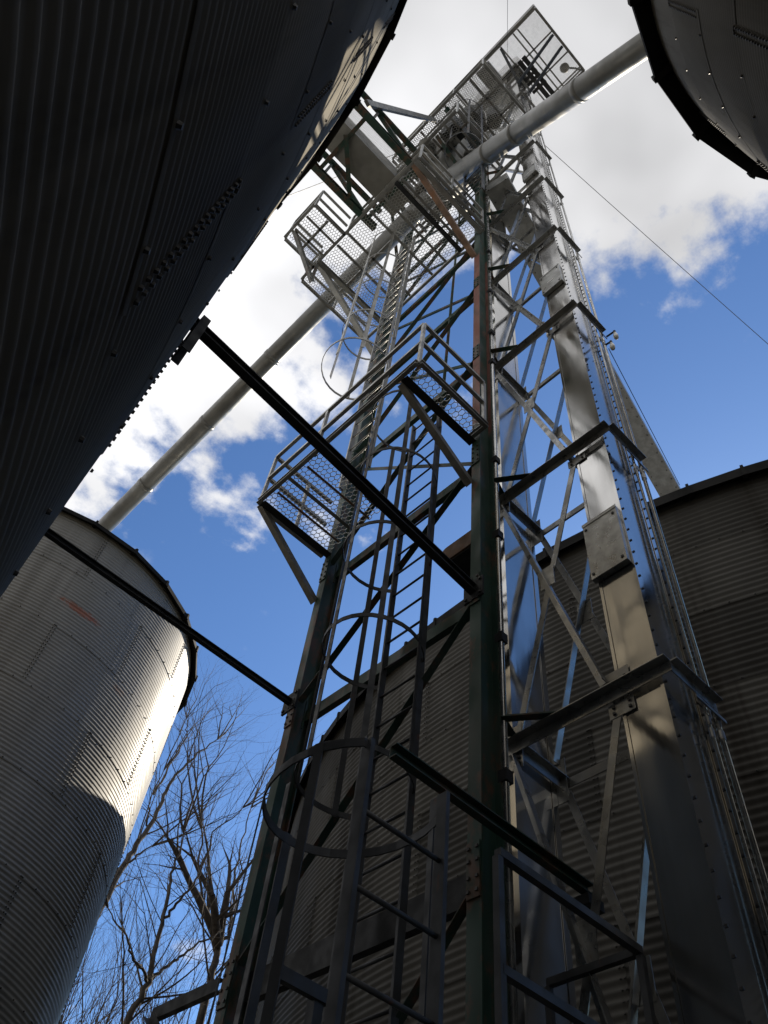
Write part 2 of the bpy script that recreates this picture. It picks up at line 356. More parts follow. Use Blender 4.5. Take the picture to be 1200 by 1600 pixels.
# ------------------------------------------------------------------ expanded-metal decks
def hexdeck(rects, z, name, parent, lx=.075, ly=.048, w=.0065, h=.010, along='y'):
    m = MB(); seen = set()
    x0 = min(r[0] for r in rects); x1 = max(r[1] for r in rects); y0 = min(r[2] for r in rects); y1 = max(r[3] for r in rects)
    if along == 'x': du, dv = lx, ly
    else: du, dv = lx, ly
    def inside(x, y): return any(r[0]-1e-6 <= x <= r[1]+1e-6 and r[2]-1e-6 <= y <= r[3]+1e-6 for r in rects)
    U0, U1, V0, V1 = (x0, x1, y0, y1) if along == 'x' else (y0, y1, x0, x1)
    nu = int((U1-U0)/(du*.75))+3; nv = int((V1-V0)/dv)+3
    def seg(a, b):
        (ua, va), (ub, vb) = a, b
        pa = (ua, va) if along == 'x' else (va, ua); pb = (ub, vb) if along == 'x' else (vb, ub)
        if not (inside(*pa) and inside(*pb)): return
        dx, dy = pb[0]-pa[0], pb[1]-pa[1]; l = math.hypot(dx, dy); nx, ny = -dy/l*w/2, dx/l*w/2
        m.add([(pa[0]+nx, pa[1]+ny, z), (pb[0]+nx, pb[1]+ny, z), (pb[0]-nx, pb[1]-ny, z), (pa[0]-nx, pa[1]-ny, z),
               (pa[0]+nx, pa[1]+ny, z+h), (pb[0]+nx, pb[1]+ny, z+h), (pb[0]-nx, pb[1]-ny, z+h), (pa[0]-nx, pa[1]-ny, z+h)],
              [(3, 2, 1, 0), (0, 1, 5, 4), (2, 3, 7, 6), (4, 5, 6, 7)])
    for i in range(nu):
        for j in range(nv):
            cu = U0+i*du*.75; cv = V0+j*dv+(dv/2 if i % 2 else 0)
            a = (cu-du/4, cv+dv/2); b = (cu+du/4, cv+dv/2); c = (cu+du/2, cv); d = (cu+du/4, cv-dv/2)
            seg(a, b); seg(b, c); seg(c, d)
    m.v = [(x+.0022*math.sin(x*91+y*57), y+.0022*math.sin(x*43-y*83), zz+.004*math.sin(x*6.1+y*4.3)+.003*math.sin(x*23-y*31)) for x, y, zz in m.v]
    o = m.build(name, 'mesh', parent); o['kind'] = 'stuff'; return o

# ------------------------------------------------------------------ green support tower
T = thing('support_tower', (3.3, 4.0, 0), 'dark green two-column steel support tower with caged ladders and mesh platforms', 'tower')
FX, FY, LY = 3.30, 2.895, 5.165
TOP = 23.0
bar('column', Ib(.20, .11, .014, .10*.12), (FX, FY, 0), (FX, FY, TOP), 'green_primer', T, (1, 0, 0))['label'] = 'front green column with a red primer flange'
bar('column', Ib(.20, .11, .014, .012), (FX, LY, 0), (FX, LY, TOP), 'green', T, (1, 0, 0))
LEV = [1.8, 4.23, 6.63, 8.68, 11.1, 13.53, 15.75, 18.2, 20.6, 22.7]
for i, z in enumerate(LEV):
    h = .20 if i < 2 else .13
    y1 = 6.15 if i == 1 else LY-.06
    bar('girder', Cb(h, .06), (FX+.02, FY+.06, z), (FX+.02, y1 if i != 1 else LY-.06, z), 'dark' if i < 2 else 'green', T, (0, 0, 1))
    if i == 1:
        bar('girder', Cb(.09, .05), (FX-.13, LY+.07, z), (FX-.13, 6.05, z), 'dark', T, (0, 0, 1))
        bar('brace', Lb(.06), (FX-.16, 6.0, z-.06), (FX-.10, LY+.06, z-.75), 'dark', T)
for i in range(len(LEV)-1):
    z0, z1 = LEV[i]+.12, LEV[i+1]-.12
    bar('brace', Lb(.065), (FX-.03, FY+.05, z1), (FX-.03, LY-.05, z0), 'green', T, (-1, 0, 0))
    if i >= 3: bar('brace', Lb(.05), (FX+.06, FY+.05, z0), (FX+.06, LY-.05, z1), 'green', T, (1, 0, 0))
for z in (4.23, 6.63, 8.68, 11.1, 13.53):     # bolted joint plates on the columns
    for y, dy in ((FY, .062), (LY, -.075)):
        MB().box((FX-.005, y+dy, z-.16), (FX+.012, y+dy+.013, z+.16)).build('joint_plate', 'green', T)
        jp = MB().box((FX-.112, y-.05, z-.17), (FX-.1015, y+.05, z+.17)).build('splice_plate', 'green', T); k = MB()
        for yy in (-.032, .032):
            for zz in (-.13, -.05, .05, .13): k.box((FX-.122, y+yy-.009, z+zz-.009), (FX-.113, y+yy+.009, z+zz+.009))
        k.build('bolts', 'bolt', jp)['kind'] = 'stuff'
MB().tube([(3.42, 2.83, 0.1), (3.42, 2.83, 21)], .024, 10).build('riser_pipe', 'conduit', T, True)
for z in (4.9, 6.15, 7.45, 8.7, 11.0, 11.9, 13.4, 15.2): MB().box((3.385, 2.795, z), (3.455, 2.865, z+.09)).build('pipe_clamp', 'dark', T)
MB().tube([(3.34, 3.62, 9.0), (3.34, 3.46, 21.5)], .022, 8).build('drop_pipe', 'green', T, True)

def rail_run(part, pts, z, posts, mat='galv_pale', h=.97, mids=(.5,), s=.04):
    """handrail following floor points; each rail length and post a piece of its own"""
    for a, b in zip(pts[:-1], pts[1:]):
        for hh in (h,)+tuple(mids): bar('rail', Rb(s, s), (a[0], a[1], z+hh), (b[0], b[1], z+hh), mat, part)
    for p in posts: bar('post', Rb(s*.9, s*.9), (p[0], p[1], z-.02), (p[0], p[1], z+h-.02), mat, part, (1, 0, 0))

def platform(name, z, frame, joists, rects, mat='galv_pale', edge=.075, mesh_kw={}, label=None, parent=None):
    m = MB()
    for a, b in frame:
        d = Vector((b[0]-a[0], b[1]-a[1], 0))
        m.prism(Cb(edge, .045), (a[0], a[1], z), (b[0], b[1], z), (0, 0, 1))
    p = m.build(name, mat, parent or T)
    if label: p['label'] = label
    for a, b in joists: bar('joist', Lb(.045), (a[0], a[1], z-.035), (b[0], b[1], z-.035), mat, p)
    hexdeck(rects, z+.042, 'mesh_deck', p, **mesh_kw)
    return p

# --- lower landing and ladder (just above the camera)
p0 = platform('landing', 2.55, [((2.5, 2.12), (3.62, 2.12)), ((3.62, 2.12), (3.62, 2.75)), ((3.62, 2.75), (2.5, 2.75)), ((2.5, 2.75), (2.5, 2.12))], [((3.0, 2.13), (3.0, 2.74))], [(2.52, 3.6, 2.14, 2.73)])
rail_run(p0, [(2.54, 2.16), (3.575, 2.16)], 2.55, [(2.54, 2.16), (3.575, 2.16)], 'ladder', 1.17, (.67, .30), .038)
rail_run(p0, [(3.575, 2.19), (3.575, 2.72)], 2.55, [(3.575, 2.72)], 'ladder', 1.17, (.67,), .038)
bar('crossbeam', Cb(.075, .05), (2.20, 2.56, 4.25), (3.78, 2.56, 4.25), 'green', T, (0, 0, 1))
MB().box((3.70, 2.50, 4.14), (3.84, 2.60, 4.2)).build('beam_seat', 'dark', T)
bar('hanger', Lb(.05), (2.56, 2.62, 4.2), (2.56, 2.62, 2.6), 'ladder', T, (1, 0, 0))
bar('hanger', Rb(.045, .045), (2.02, 2.62, 3.02), (2.02, 2.62, 1.2), 'ladder', T, (1, 0, 0))
bar('handle', Rb(.05, .03), (1.80, 2.60, 3.04), (2.06, 2.60, 3.04), 'ladder', T)

def ladder(name, pA, pB, z0, z1, out, cage, hoops, nb=5, mat='ladder', rail=(.065, .014), depth=.74, wide=.40, rungs=None, flare=None, cage_z=None, label=None):
    """two side rails, rungs between, hoops bent out along 'out' with upright cage bars"""
    pA = Vector(pA); pB = Vector(pB); out = Vector(out); along = (pB-pA).normalized(); mid = (pA+pB)/2
    m = MB()
    for p in (pA, pB): m.prism(Rb(rail[0], rail[1]), (p.x, p.y, z0), (p.x, p.y, z1), out.to_3d())
    l = m.build(name, mat, T)
    if label: l['label'] = label
    rg = MB().tube([(0, 0, 0), (pB-pA).to_3d()], .011, 8).mesh('rung', mat, True)
    z = z0+.2
    while z < z1-.05: put_local('rung', rg, l, Matrix.Translation((pA.x, pA.y, z))); z += .305
    if cage:
        half = (pB-pA).length/2
        def hp(t, sc=1.0):     # t in 0..1 round the hoop
            a0 = math.acos(min(.95, half/(wide*sc))) if wide*sc > half else 0.0
            lo = -a0*.9; a = lo+(math.pi-2*lo)*t
            ins = math.sin(lo)
            return mid-along*(wide*sc*math.cos(a)*(1.0 if abs(math.cos(a)) < .999 else 1.0))+out*(depth*sc*(math.sin(a)-ins)/(1-ins))
        for i, hz in enumerate(hoops):
            s_ = 1.0 if not flare or i not in flare else flare[i]
            pts = [hp(k/24, s_) for k in range(25)]; pts = [pA]+pts+[pB]
            MB().strip([(p.x, p.y, hz) for p in pts], .042, .008).build('cage_hoop', mat, l)
        cz = cage_z or (min(hoops), max(hoops))
        for k in range(nb):
            t = (k+.5)/nb; p = hp(t); q = hp(t+.01); d = (q-p).to_3d().normalized()
            bar('cage_bar', Rb(.045, .007), (p.x, p.y, cz[0]-.03), (p.x, p.y, cz[1]+.03), mat, l, d)
    return l
ladder('ladder', (1.74, 2.16), (2.19, 2.16), .25, 3.82, (0, 1), True, [1.7, 3.80], 5, depth=.79, wide=.36, rail=(.055, .022), label='low ladder rising beside the landing')
ladder('ladder', (3.20, 3.46), (3.20, 3.91), 1.0, 10.45, (-1, 0), True, [5.0, 6.2, 7.4, 8.65, 9.9], 5, depth=.72, wide=.39, rail=(.06, .02))
ladder('ladder', (2.70, 3.99), (2.70, 4.43), 9.05, 17.0, (-1, 0), True, [11.2, 12.4, 13.6, 14.8, 16.0], 5, depth=.66, wide=.37, rail=(.06, .02), flare={0: 1.18}, mat='galv_pale')
ladder('ladder', (2.75, 2.35), (2.75, 2.79), 16.0, 23.9, (-1, 0), True, [18.4, 19.6, 20.8, 22.0], 5, depth=.66, wide=.37, rail=(.06, .02))

for (x, y, z0, z1) in ((2.62, 3.30, 1.2, 5.0), (2.62, 4.05, 1.2, 5.0)): bar('strap', Rb(.045, .008), (x, y, z0), (x, y, z1), 'ladder', T, (0, 1, 0))
bar('cross_strap', Rb(.05, .03), (2.62, 3.30, 3.3), (2.62, 4.05, 3.3), 'ladder', T);
# --- middle platform, z = 9.0
pm = platform('middle_platform', 9.0, [((2.20, 5.22), (2.20, 2.74)), ((2.20, 2.74), (3.17, 2.74)), ((3.17, 5.22), (2.20, 5.22)), ((3.17, 2.99), (3.17, 2.74))],
              [((2.2, 2.985), (3.15, 2.985)), ((2.2, 4.18), (3.15, 4.18)), ((2.2, 4.72), (3.15, 4.72))],
              [(2.21, 3.15, 2.75, 2.97), (2.21, 3.2, 4.2, 5.2)], mesh_kw=dict(lx=.085, ly=.055, w=.0055))
rail_run(pm, [(3.15, 2.74), (2.20, 2.74), (2.20, 5.22), (3.10, 5.22)], 9.0, [(3.15, 2.74), (2.20, 2.74), (2.20, 4.28), (2.20, 5.22), (2.72, 5.22)])
for y in (4.45, 4.95): MB().tube([(2.24, y, 8.99), (3.16, y, 8.99)], .014, 8).build('stiffener', 'rusty', pm)
bar('bracket', Lb(.07), (2.22, 2.985, 8.96), (3.19, 2.94, 8.20), 'steel', pm, (0, 1, 0))
bar('bracket', Lb(.07), (2.22, 5.20, 8.96), (3.19, 5.20, 8.18), 'steel', pm, (0, 1, 0))
bar('bracket', Lb(.09), (2.20, 2.985, 8.95), (3.2, 2.985, 8.95), 'dark', pm)
bar('bracket', Lb(.09), (2.20, 5.20, 8.945), (3.2, 5.20, 8.945), 'dark', pm)

# --- upper platform, z = 15.9, with a small outrigger landing
pu = platform('upper_platform', 15.9, [((1.65, 5.68), (1.65, 2.75)), ((1.65, 2.75), (3.2, 2.75)), ((3.2, 5.68), (1.65, 5.68)), ((3.2, 2.75), (3.2, 5.68)),
               ((.95, 5.33), (.95, 4.56)), ((.95, 4.56), (1.64, 4.56)), ((1.64, 5.33), (.95, 5.33))],
              [((1.66, y), (3.19, y)) for y in (3.2, 3.62, 3.95, 4.5, 4.78, 5.2)]+[((2.25, 3.96), (2.25, 5.66)), ((.96, 4.8), (1.64, 4.8)), ((.96, 5.1), (1.64, 5.1)), ((1.25, 4.57), (1.25, 5.32))],
              [(1.66, 3.19, 2.76, 3.94), (1.66, 2.05, 3.94, 5.67), (2.05, 3.19, 4.52, 5.67), (2.75, 3.19, 3.94, 4.52), (.96, 1.64, 4.57, 5.32)])
rail_run(pu, [(3.2, 2.75), (1.65, 2.75), (1.65, 4.50)], 15.9, [(3.18, 2.75), (2.4, 2.75), (1.65, 2.75), (1.65, 3.6), (1.65, 4.5)])
rail_run(pu, [(1.62, 4.56), (.95, 4.56), (.95, 5.33), (1.62, 5.33)], 15.9, [(.95, 4.56), (.95, 5.33)])
rail_run(pu, [(1.65, 5.36), (1.65, 5.68), (3.2, 5.68)], 15.9, [(1.65, 5.36), (1.65, 5.68), (2.4, 5.68), (3.18, 5.68)])
b = bar('bracket', Lb(.09), (1.64, 2.84, 15.86), (3.19, 2.90, 14.75), 'rusty', pu, (0, 1, 0)); b['label'] = 'orange rusty brace'
bar('bracket', Lb(.09), (1.68, 5.22, 15.86), (3.19, 5.19, 14.5), 'galv_pale', pu, (0, 1, 0))
bar('bracket', Cb(.12, .07), (1.63, 2.84, 15.80), (3.2, 2.84, 15.80), 'galv_pale', pu)
bar('bracket', Cb(.12, .07), (1.63, 5.22, 15.80), (3.2, 5.22, 15.80), 'galv_pale', pu)
bar('bracket', Cb(.10, .06), (1.63, 3.30, 15.80), (3.2, 3.30, 15.80), 'dark', pu)
bar('bracket', Lb(.07), (.97, 5.1, 15.86), (1.66, 5.18, 14.9), 'steel', pu, (0, 1, 0))
bar('bracket', Lb(.06), (1.66, 5.18, 14.9), (1.66, 5.2, 15.8), 'steel', pu, (0, 1, 0))

# --- distributor platform, z = 23
pd = platform('distributor_platform', 23.0, [((2.04, 4.6), (2.04, 1.68)), ((2.04, 1.68), (3.6, 1.68)), ((3.6, 1.68), (3.6, 4.6)), ((3.6, 4.6), (2.04, 4.6))],
              [((2.05, y), (3.59, y)) for y in (2.1, 2.5, 2.9, 3.3, 3.7, 4.1, 4.4)]+[((2.6, 1.69), (2.6, 4.58)), ((3.1, 1.69), (3.1, 4.58))],
              [(2.05, 3.59, 1.69, 4.59)], 'steel', .12, dict(lx=.07, ly=.045, w=.013))
rail_run(pd, [(3.58, 1.68), (2.04, 1.68), (2.04, 4.6)], 23.0, [(3.56, 1.68), (2.8, 1.68), (2.04, 1.68), (2.04, 2.6), (2.04, 3.6), (2.04, 4.6)], 'galv_pale', 1.0)
bar('bracket', Cb(.12, .07), (2.1, 2.9, 22.9), (3.35, 2.9, 22.9), 'green', pd); bar('bracket', Cb(.12, .07), (2.1, 4.5, 22.9), (3.35, 4.5, 22.9), 'green', pd)
bar('bracket', Lb(.07), (2.1, 2.95, 22.86), (3.2, 2.95, 21.6), 'green', pd); bar('bracket', Lb(.07), (2.1, 4.9, 22.86), (3.2, 5.1, 21.4), 'green', pd)
for (x, y, r, z0, z1) in ((2.75, 3.3, .26, 23.4, 24.6), (3.15, 2.3, .18, 23.2, 24.2), (2.85, 2.75, .34, 23.12, 24.0), (3.25, 3.2, .22, 23.12, 24.4)): MB().tube([(x, y, z0), (x, y, z1)], r, 14).build('gear_motor', 'dark', pd)

pg = platform('gate_platform', 19.3, [((1.95, 4.3), (1.95, 2.3)), ((1.95, 2.3), (3.2, 2.3)), ((3.2, 4.3), (1.95, 4.3))],
              [((1.96, 2.3+.17*k), (3.19, 2.3+.17*k)) for k in range(1, 12)]+[((2.2, 2.31), (2.2, 4.29)), ((3.0, 2.31), (3.0, 4.29))], [(1.96, 2.2, 2.31, 4.29)], 'steel', .10)
rail_run(pg, [(3.18, 2.3), (1.95, 2.3), (1.95, 4.3)], 19.3, [(3.16, 2.3), (1.95, 2.3), (1.95, 3.3), (1.95, 4.3)], 'galv_pale', 1.0)
bar('bracket', Lb(.07), (1.97, 2.9, 19.25), (3.2, 2.9, 18.3), 'green', pg); bar('bracket', Lb(.07), (1.97, 4.25, 19.25), (3.2, 5.1, 18.3), 'green', pg)
for (x0, y0, z0, x1, y1, z1) in ((2.05, 2.45, 19.4, 2.4, 2.85, 20.1), (2.95, 3.7, 19.4, 3.2, 4.2, 20.2)): MB().box((x0, y0, z0), (x1, y1, z1)).build('control_box', 'dark', pg)
for (a_, b_) in (((2.1, 2.5, 19.4), (2.2, 3.2, 22.9)), ((3.05, 2.4, 19.4), (3.1, 3.0, 22.9)), ((2.15, 4.1, 19.4), (2.15, 4.1, 22.9))): MB().tube([a_, b_], .045, 8).build('drop_pipe', 'dark', pg)
# ------------------------------------------------------------------ bucket elevator
E_ = thing('bucket_elevator', (3.88, 2.5, 0), 'tall shiny galvanised twin-trunk bucket elevator braced with steel angles', 'grain elevator')
TX0, TX1 = 3.65, 4.11
TR = (1.75, 2.06); TL = (2.945, 3.25)
RZ = [2.40, 5.38, 8.33, 11.30, 14.33, 17.32, 20.35, 23.4, 26.4, 29.4, 31.2]
def trunk_section(y0, y1, z0, z1):
    m = MB(); x0, x1 = TX0, TX1; lip = .018
    m.box((x0+.004, y0+.004, z0), (x1-.004, y1-.004, z1))
    for y, s_ in ((y0, 1), (y1, -1)):      # folded corner lips carrying the bolts
        for x, sx in ((x0, 1), (x1, -1)):
            m.box((min(x, x+sx*.055), min(y, y-s_*.003), z0+.01), (max(x, x+sx*.055), max(y, y-s_*.003), z1-.01))
            m.box((min(x, x-sx*.002), min(y-s_*.003, y+s_*.02), z0+.01), (max(x, x-sx*.002), max(y-s_*.003, y+s_*.02), z1-.01))
    return m
for (y0, y1) in (TR, TL):
    zs = [0.3]+RZ
    for a, b in zip(zs[:-1], zs[1:]):
        o = trunk_section(y0, y1, a, b).build('trunk_section', 'trunk', E_)
        if y0 > 2.5: continue
        k = MB(); z = a+.1
        while z < b-.05:
            for x in (TX0+.03, TX1-.03):
                k.box((x-.006, y0-.013, z-.007), (x+.006, y0-.003, z+.007))
            z += .14
        bo = k.build('bolts', 'bolt', o); bo['kind'] = 'stuff'
for z in RZ[:-1]:
    A = 'frame'
    bar('ring_angle', Lb(.085, .075), (TX0-.03, 1.655, z), (TX0-.03, 2.99, z), A, E_, (0, 0, -1))
    bar('ring_angle', Lb(.085, .06), (TX1+.015, 1.67, z+.004), (TX0-.026, 1.67, z+.004), A, E_, (0, 0, -1))
    bar('ring_angle', Lb(.075, .06), (TX1+.03, 2.95, z-.006), (TX1+.03, 1.72, z-.006), A, E_, (0, 0, -1))
    bar('ring_angle', Lb(.085, .06), (TX1+.05, TL[0]-.035, z+.002), (TX0-.03, TL[0]-.035, z+.002), A, E_, (0, 0, -1))
    bar('ring_angle', Lb(.085, .06), (TX0-.03, TR[1]+.035, z+.002), (TX1+.05, TR[1]+.035, z+.002), A, E_, (0, 0, -1))
    for x in (TX0-.012, TX1+.006):
        MB().box((x, TR[1]-.10, z-.20), (x+.006, TR[1]+.09, z-.09)).build('gusset', 'cover', E_)
        MB().box((x, TR[1]-.10, z+.006), (x+.006, TR[1]+.09, z+.17)).build('gusset', 'cover', E_)
        MB().box((x, TL[0]-.09, z-.20), (x+.006, TL[0]+.05, z+.16)).build('gusset', 'cover', E_)
    if z < 23:
        bar('tie_angle', Lb(.06), (3.41, 2.84, z+.01), (TX0-.02, 2.50, z+.01), 'green', E_)
        bar('tie_angle', Lb(.06), (3.40, 2.86, z+.016), (TX0-.02, 2.93, z+.016), 'green', E_)
gb = MB()
for dy, dz in ((.03, .03), (.15, .03), (.03, .08), (.15, .08)): gb.box((-.012, dy-.009, dz-.009), (0, dy+.009, dz+.009))
gbm = gb.mesh('bolts', 'bolt')
for g_ in [o for o in E_.children if o.name.startswith('gusset')]:
    v0 = g_.data.vertices[0].co
    if v0.x < TX0:
        q = bpy.data.objects.new('bolts', gbm); col_.objects.link(q); q.parent = g_; q.location = (v0.x, v0.y, v0.z); q['kind'] = 'stuff'
for a, b in zip(RZ[:-2], RZ[1:-1]):
    for x, s_ in ((TX0-.02, -1), (TX1+.014, 1)):
        bar('cross_brace', Lb(.058), (x, TL[0]-.05, b-.12), (x, TR[1]+.06, a+.10), 'frame', E_, (s_, 0, 0))
        x2 = x-s_*.012
        bar('cross_brace', Lb(.058), (x2, TR[1]+.05, b-.12), (x2, TL[0]-.04, a+.12), 'frame', E_, (-s_, 0, 0))
        ym, zm = (TL[0]+TR[1])/2, (a+b)/2
        MB().box((x-.004, ym-.07, zm-.12), (x+.002, ym+.07, zm+.12)).build('gusset', 'cover', E_)
for (z0, z1, mt, lb) in ((6.46, 7.14, 'cover', 'scuffed inspection cover'), (12.30, 12.90, 'cover', None), (18.2, 18.75, 'cover', None)):
    m = MB().box((TX0-.055, 1.765, z0), (TX0-.004, 2.085, z1)); m.box((TX0-.060, 1.760, z1-.03), (TX0-.056, 2.09, z1+.006))
    o = m.build('inspection_cover', mt, E_)
    if lb: o['label'] = lb
    k = MB()
    for yy in (1.80, 2.06):
        for zz in (z0+.05, z1-.08): k.box((TX0-.063, yy-.01, zz-.01), (TX0-.056, yy+.01, zz+.01))
    k.build('bolts', 'bolt', o)['kind'] = 'stuff'
    if z0 > 10: MB().box((TX0-.058, 1.87, z0+.24), (TX0-.0562, 1.98, z0+.262)).build('tag', 'tag', o)
for (x, y, r, zt) in ((4.03, 1.70, .012, 30.5), (4.13, 1.69, .018, 30.5)):
    c = MB().tube([(x, y, .4), (x, y, zt)], r, 10).build('conduit', 'conduit', E_, True)
    for z in (4.95, 5.05, 7.9, 8.0, 10.8, 10.92, 13.9, 16.9):
        MB().tube([(x, y, z+x*.35-1.3), (x, y, z+x*.35-1.23)], r*1.3, 10).build('coupling', 'conduit', c)
for z in (5.25, 8.2, 11.2, 14.2): 
    MB().box((3.86, 1.655, z), (4.19, 1.664, z+.025)).build('conduit_strap', 'frame', E_)
# head, drive and top service platform
hd = MB(); n = 14
prof = [(1.55, 31.2), (3.45, 31.2), (3.55, 31.9)]+[(2.5+1.05*math.cos(a), 32.0+.85*math.sin(a)) for a in [math.pi*k/n for k in range(n+1)]]+[(1.45, 31.9)]
hd.prism([(z-31.2, -(y-2.5)) for y, z in prof], (TX0-.15, 2.5, 31.2), (TX1+.2, 2.5, 31.2), (0, 0, 1))
hd.build('head', 'trunk', E_)
MB().box((TX0-.7, 2.2, 31.6), (TX0-.16, 2.7, 32.2)).build('drive_motor', 'dark', E_)
pt = platform('head_platform', 31.0, [((2.80, 4.5), (2.80, .21)), ((2.80, .21), (5.15, .21)), ((5.15, .21), (5.15, 4.5)), ((5.15, 4.5), (2.8, 4.5))],
              [((2.82, .95), (5.13, .95)), ((2.82, 1.12), (5.13, 1.12)), ((2.82, 1.62), (5.13, 1.62)), ((3.58, .22), (3.58, 4.48)), ((4.35, .22), (4.35, 4.48)), ((2.82, 2.6), (3.58, 2.6)), ((2.82, 3.5), (3.58, 3.5))],
              [(2.81, 5.14, .22, 1.63), (2.81, 3.55, 1.63, 4.49), (4.3, 5.14, 1.63, 4.49)], 'steel', .11, dict(lx=.055, ly=.034, w=.0075), None, E_)
rail_run(pt, [(2.80, 4.5), (2.80, .21), (5.15, .21), (5.15, 4.5)], 31.0, [(2.8, 4.5), (2.8, 3.1), (2.8, 1.65), (2.8, .21), (3.6, .21), (4.4, .21), (5.15, .21), (5.15, 2.3)], 'steel', 1.05, (.55, .1), .05)
bar('bracket', Cb(.14, .07), (2.82, 2.9, 30.9), (TX0, 2.9, 30.9), 'dark', pt); bar('bracket', Lb(.08), (2.84, 1.66, 30.92), (TX0, 1.76, 29.2), 'dark', pt)
bar('bracket', Lb(.08), (3.66, .25, 30.92), (3.66, 1.74, 28.9), 'dark', pt); bar('bracket', Lb(.08), (4.1, .25, 30.92), (4.1, 1.74, 28.9), 'dark', pt)
for y in (1.28, 1.45): bar('walkway_plate', Rb(.012, .14), (3.5, y, 30.86), (5.0, y, 30.86), 'dark', pt)
for x in (3.9, 4.06, 4.22, 4.5): bar('walkway_plate', Rb(.012, .10), (x, 1.2, 30.85), (x, 1.72, 30.85), 'dark', pt)
MB().box((2.745, .18, 31.42), (2.757, 4.5, 32.0)).build('guard_panel', 'steel', pt)
MB().box((2.76, .165, 31.42), (5.17, .177, 32.0)).build('guard_panel', 'steel', pt)
lamp = thing('area_lamp', (4.9, .25, 31.1), 'small round dish lamp on a curved arm at the head platform corner', 'lamp')
MB().tube([(5.13, .24, 31.2), (4.95, .35, 31.25), (4.72, .55, 31.2)], .03, 8).build('arm', 'dark', lamp)
m = MB(); n = 16
for r, z in ((.05, 31.25), (.15, 31.12), (.135, 31.10), (.0001, 31.11)):
    for k in range(n): m.v.append((4.68+r*math.cos(2*math.pi*k/n), .58+r*math.sin(2*math.pi*k/n), z))
m.f = [(i*n+k, i*n+(k+1) % n, (i+1)*n+(k+1) % n, (i+1)*n+k) for i in range(3) for k in range(n)]
m.build('lamp_shade', 'steel', lamp)

# ------------------------------------------------------------------ distributor and spouts
D = thing('distributor', (2.68, 3.32, 18.2), 'grey conical grain distributor between the upper mesh platforms', 'distributor')
m = MB(); n = 20
for r, z in ((.30, 21.6), (.62, 20.7), (.62, 20.2), (.42, 19.2), (.25, 18.6)):
    for k in range(n): m.v.append((2.68+r*math.cos(2*math.pi*k/n), 3.32+r*math.sin(2*math.pi*k/n), z))
m.f = [(i*n+k, i*n+(k+1) % n, (i+1)*n+(k+1) % n, (i+1)*n+k) for i in range(4) for k in range(n)]+[tuple(range(n)), tuple(range(4*n, 5*n))]
m.build('body', 'housing', D)
for k in range(8):
    a = k*math.pi/4+.2; MB().tube([(2.68+.5*math.cos(a), 3.32+.5*math.sin(a), 20.2), (2.68+.75*math.cos(a), 3.32+.75*math.sin(a), 19.4)], .13, 12).build('outlet', 'housing', D, True)
MB().tube([(2.68, 3.32, 21.6), (2.9, 3.2, 24.5), (3.85, 3.9, 30.6), (3.88, 3.5, 31.4)], .15, 14).build('feed_pipe', 'pipe', D, True)
def spout(p0, p1, r, label, flanges=()):
    p0 = Vector(p0); p1 = Vector(p1); s = thing('grain_spout', p0, label, 'grain spout', 'grain spouts from the tower')
    MB().tube([p0, p1], r, 28).build('pipe', 'pipe', s, True)
    for t in flanges:
        a = p0.lerp(p1, t); d = (p1-p0).normalized(); MB().tube([a-d*.05, a+d*.05], r*1.05, 28).build('coupling_band', 'pipe', s, True)
    return s
spout((2.63, 3.62, 18.55), (2.24, 14.6, 15.65), .185, 'long grey spout pipe sloping left down to the pale sunlit bin', (.04, .22, .40, .58, .76, .92))
spout((2.63, 3.15, 18.5), (2.86, -3.0, 13.65), .185, 'thick grey spout pipe crossing above the elevator to the upper right bin', (.16, .26, .46, .66, .86))

# conveyor bridge to the near-left bin
CB = thing('conveyor_bridge', (1.7, 3.65, 16.5), 'enclosed conveyor on green trusses from the upper platform to the near bin roof', 'conveyor')
MB().box((-6.4, 3.38, 16.55), (2.1, 3.90, 17.05)).build('housing', 'housing', CB)
for y in (3.02, 4.24):
    ys = -1 if y < 3.5 else 1
    bar('chord', Ib(.16, .11), (-6.4, y, 16.45), (2.0, y, 16.45), 'green', CB)
    bar('chord', Ib(.10, .09), (-6.4, y, 17.45), (2.0, y, 17.45), 'green', CB)
    for k in range(7):
        x = 1.9-k*1.15; bar('web_brace', Lb(.07), (x, y, 16.5), (x-1.1, y, 17.42), 'green', CB)
        bar('web_brace', Lb(.05), (x-1.1, y, 17.42), (x-1.14, y, 16.5), 'green', CB)
for k in range(7):
    x = 1.75-k*1.15; bar('cross_beam', Lb(.07), (x, 3.03, 16.42), (x, 4.23, 16.42), 'green', CB)
bar('sway_brace', Lb(.08), (.42, 4.2, 16.36), (1.45, 3.04, 16.36), 'green', CB) if False else bar('sway_brace', Lb(.08), (.55, 3.5, 16.38), (1.30, 4.2, 16.38), 'green', CB)
bar('stay', Rb(.11, .06), (.50, 2.90, 16.55), (2.10, 3.25, 22.9), 'steel', CB)
hexdeck([(-2.0, 1.64, 3.06, 3.37)], 16.56, 'walkway_mesh', CB, .036, .022, .0045)
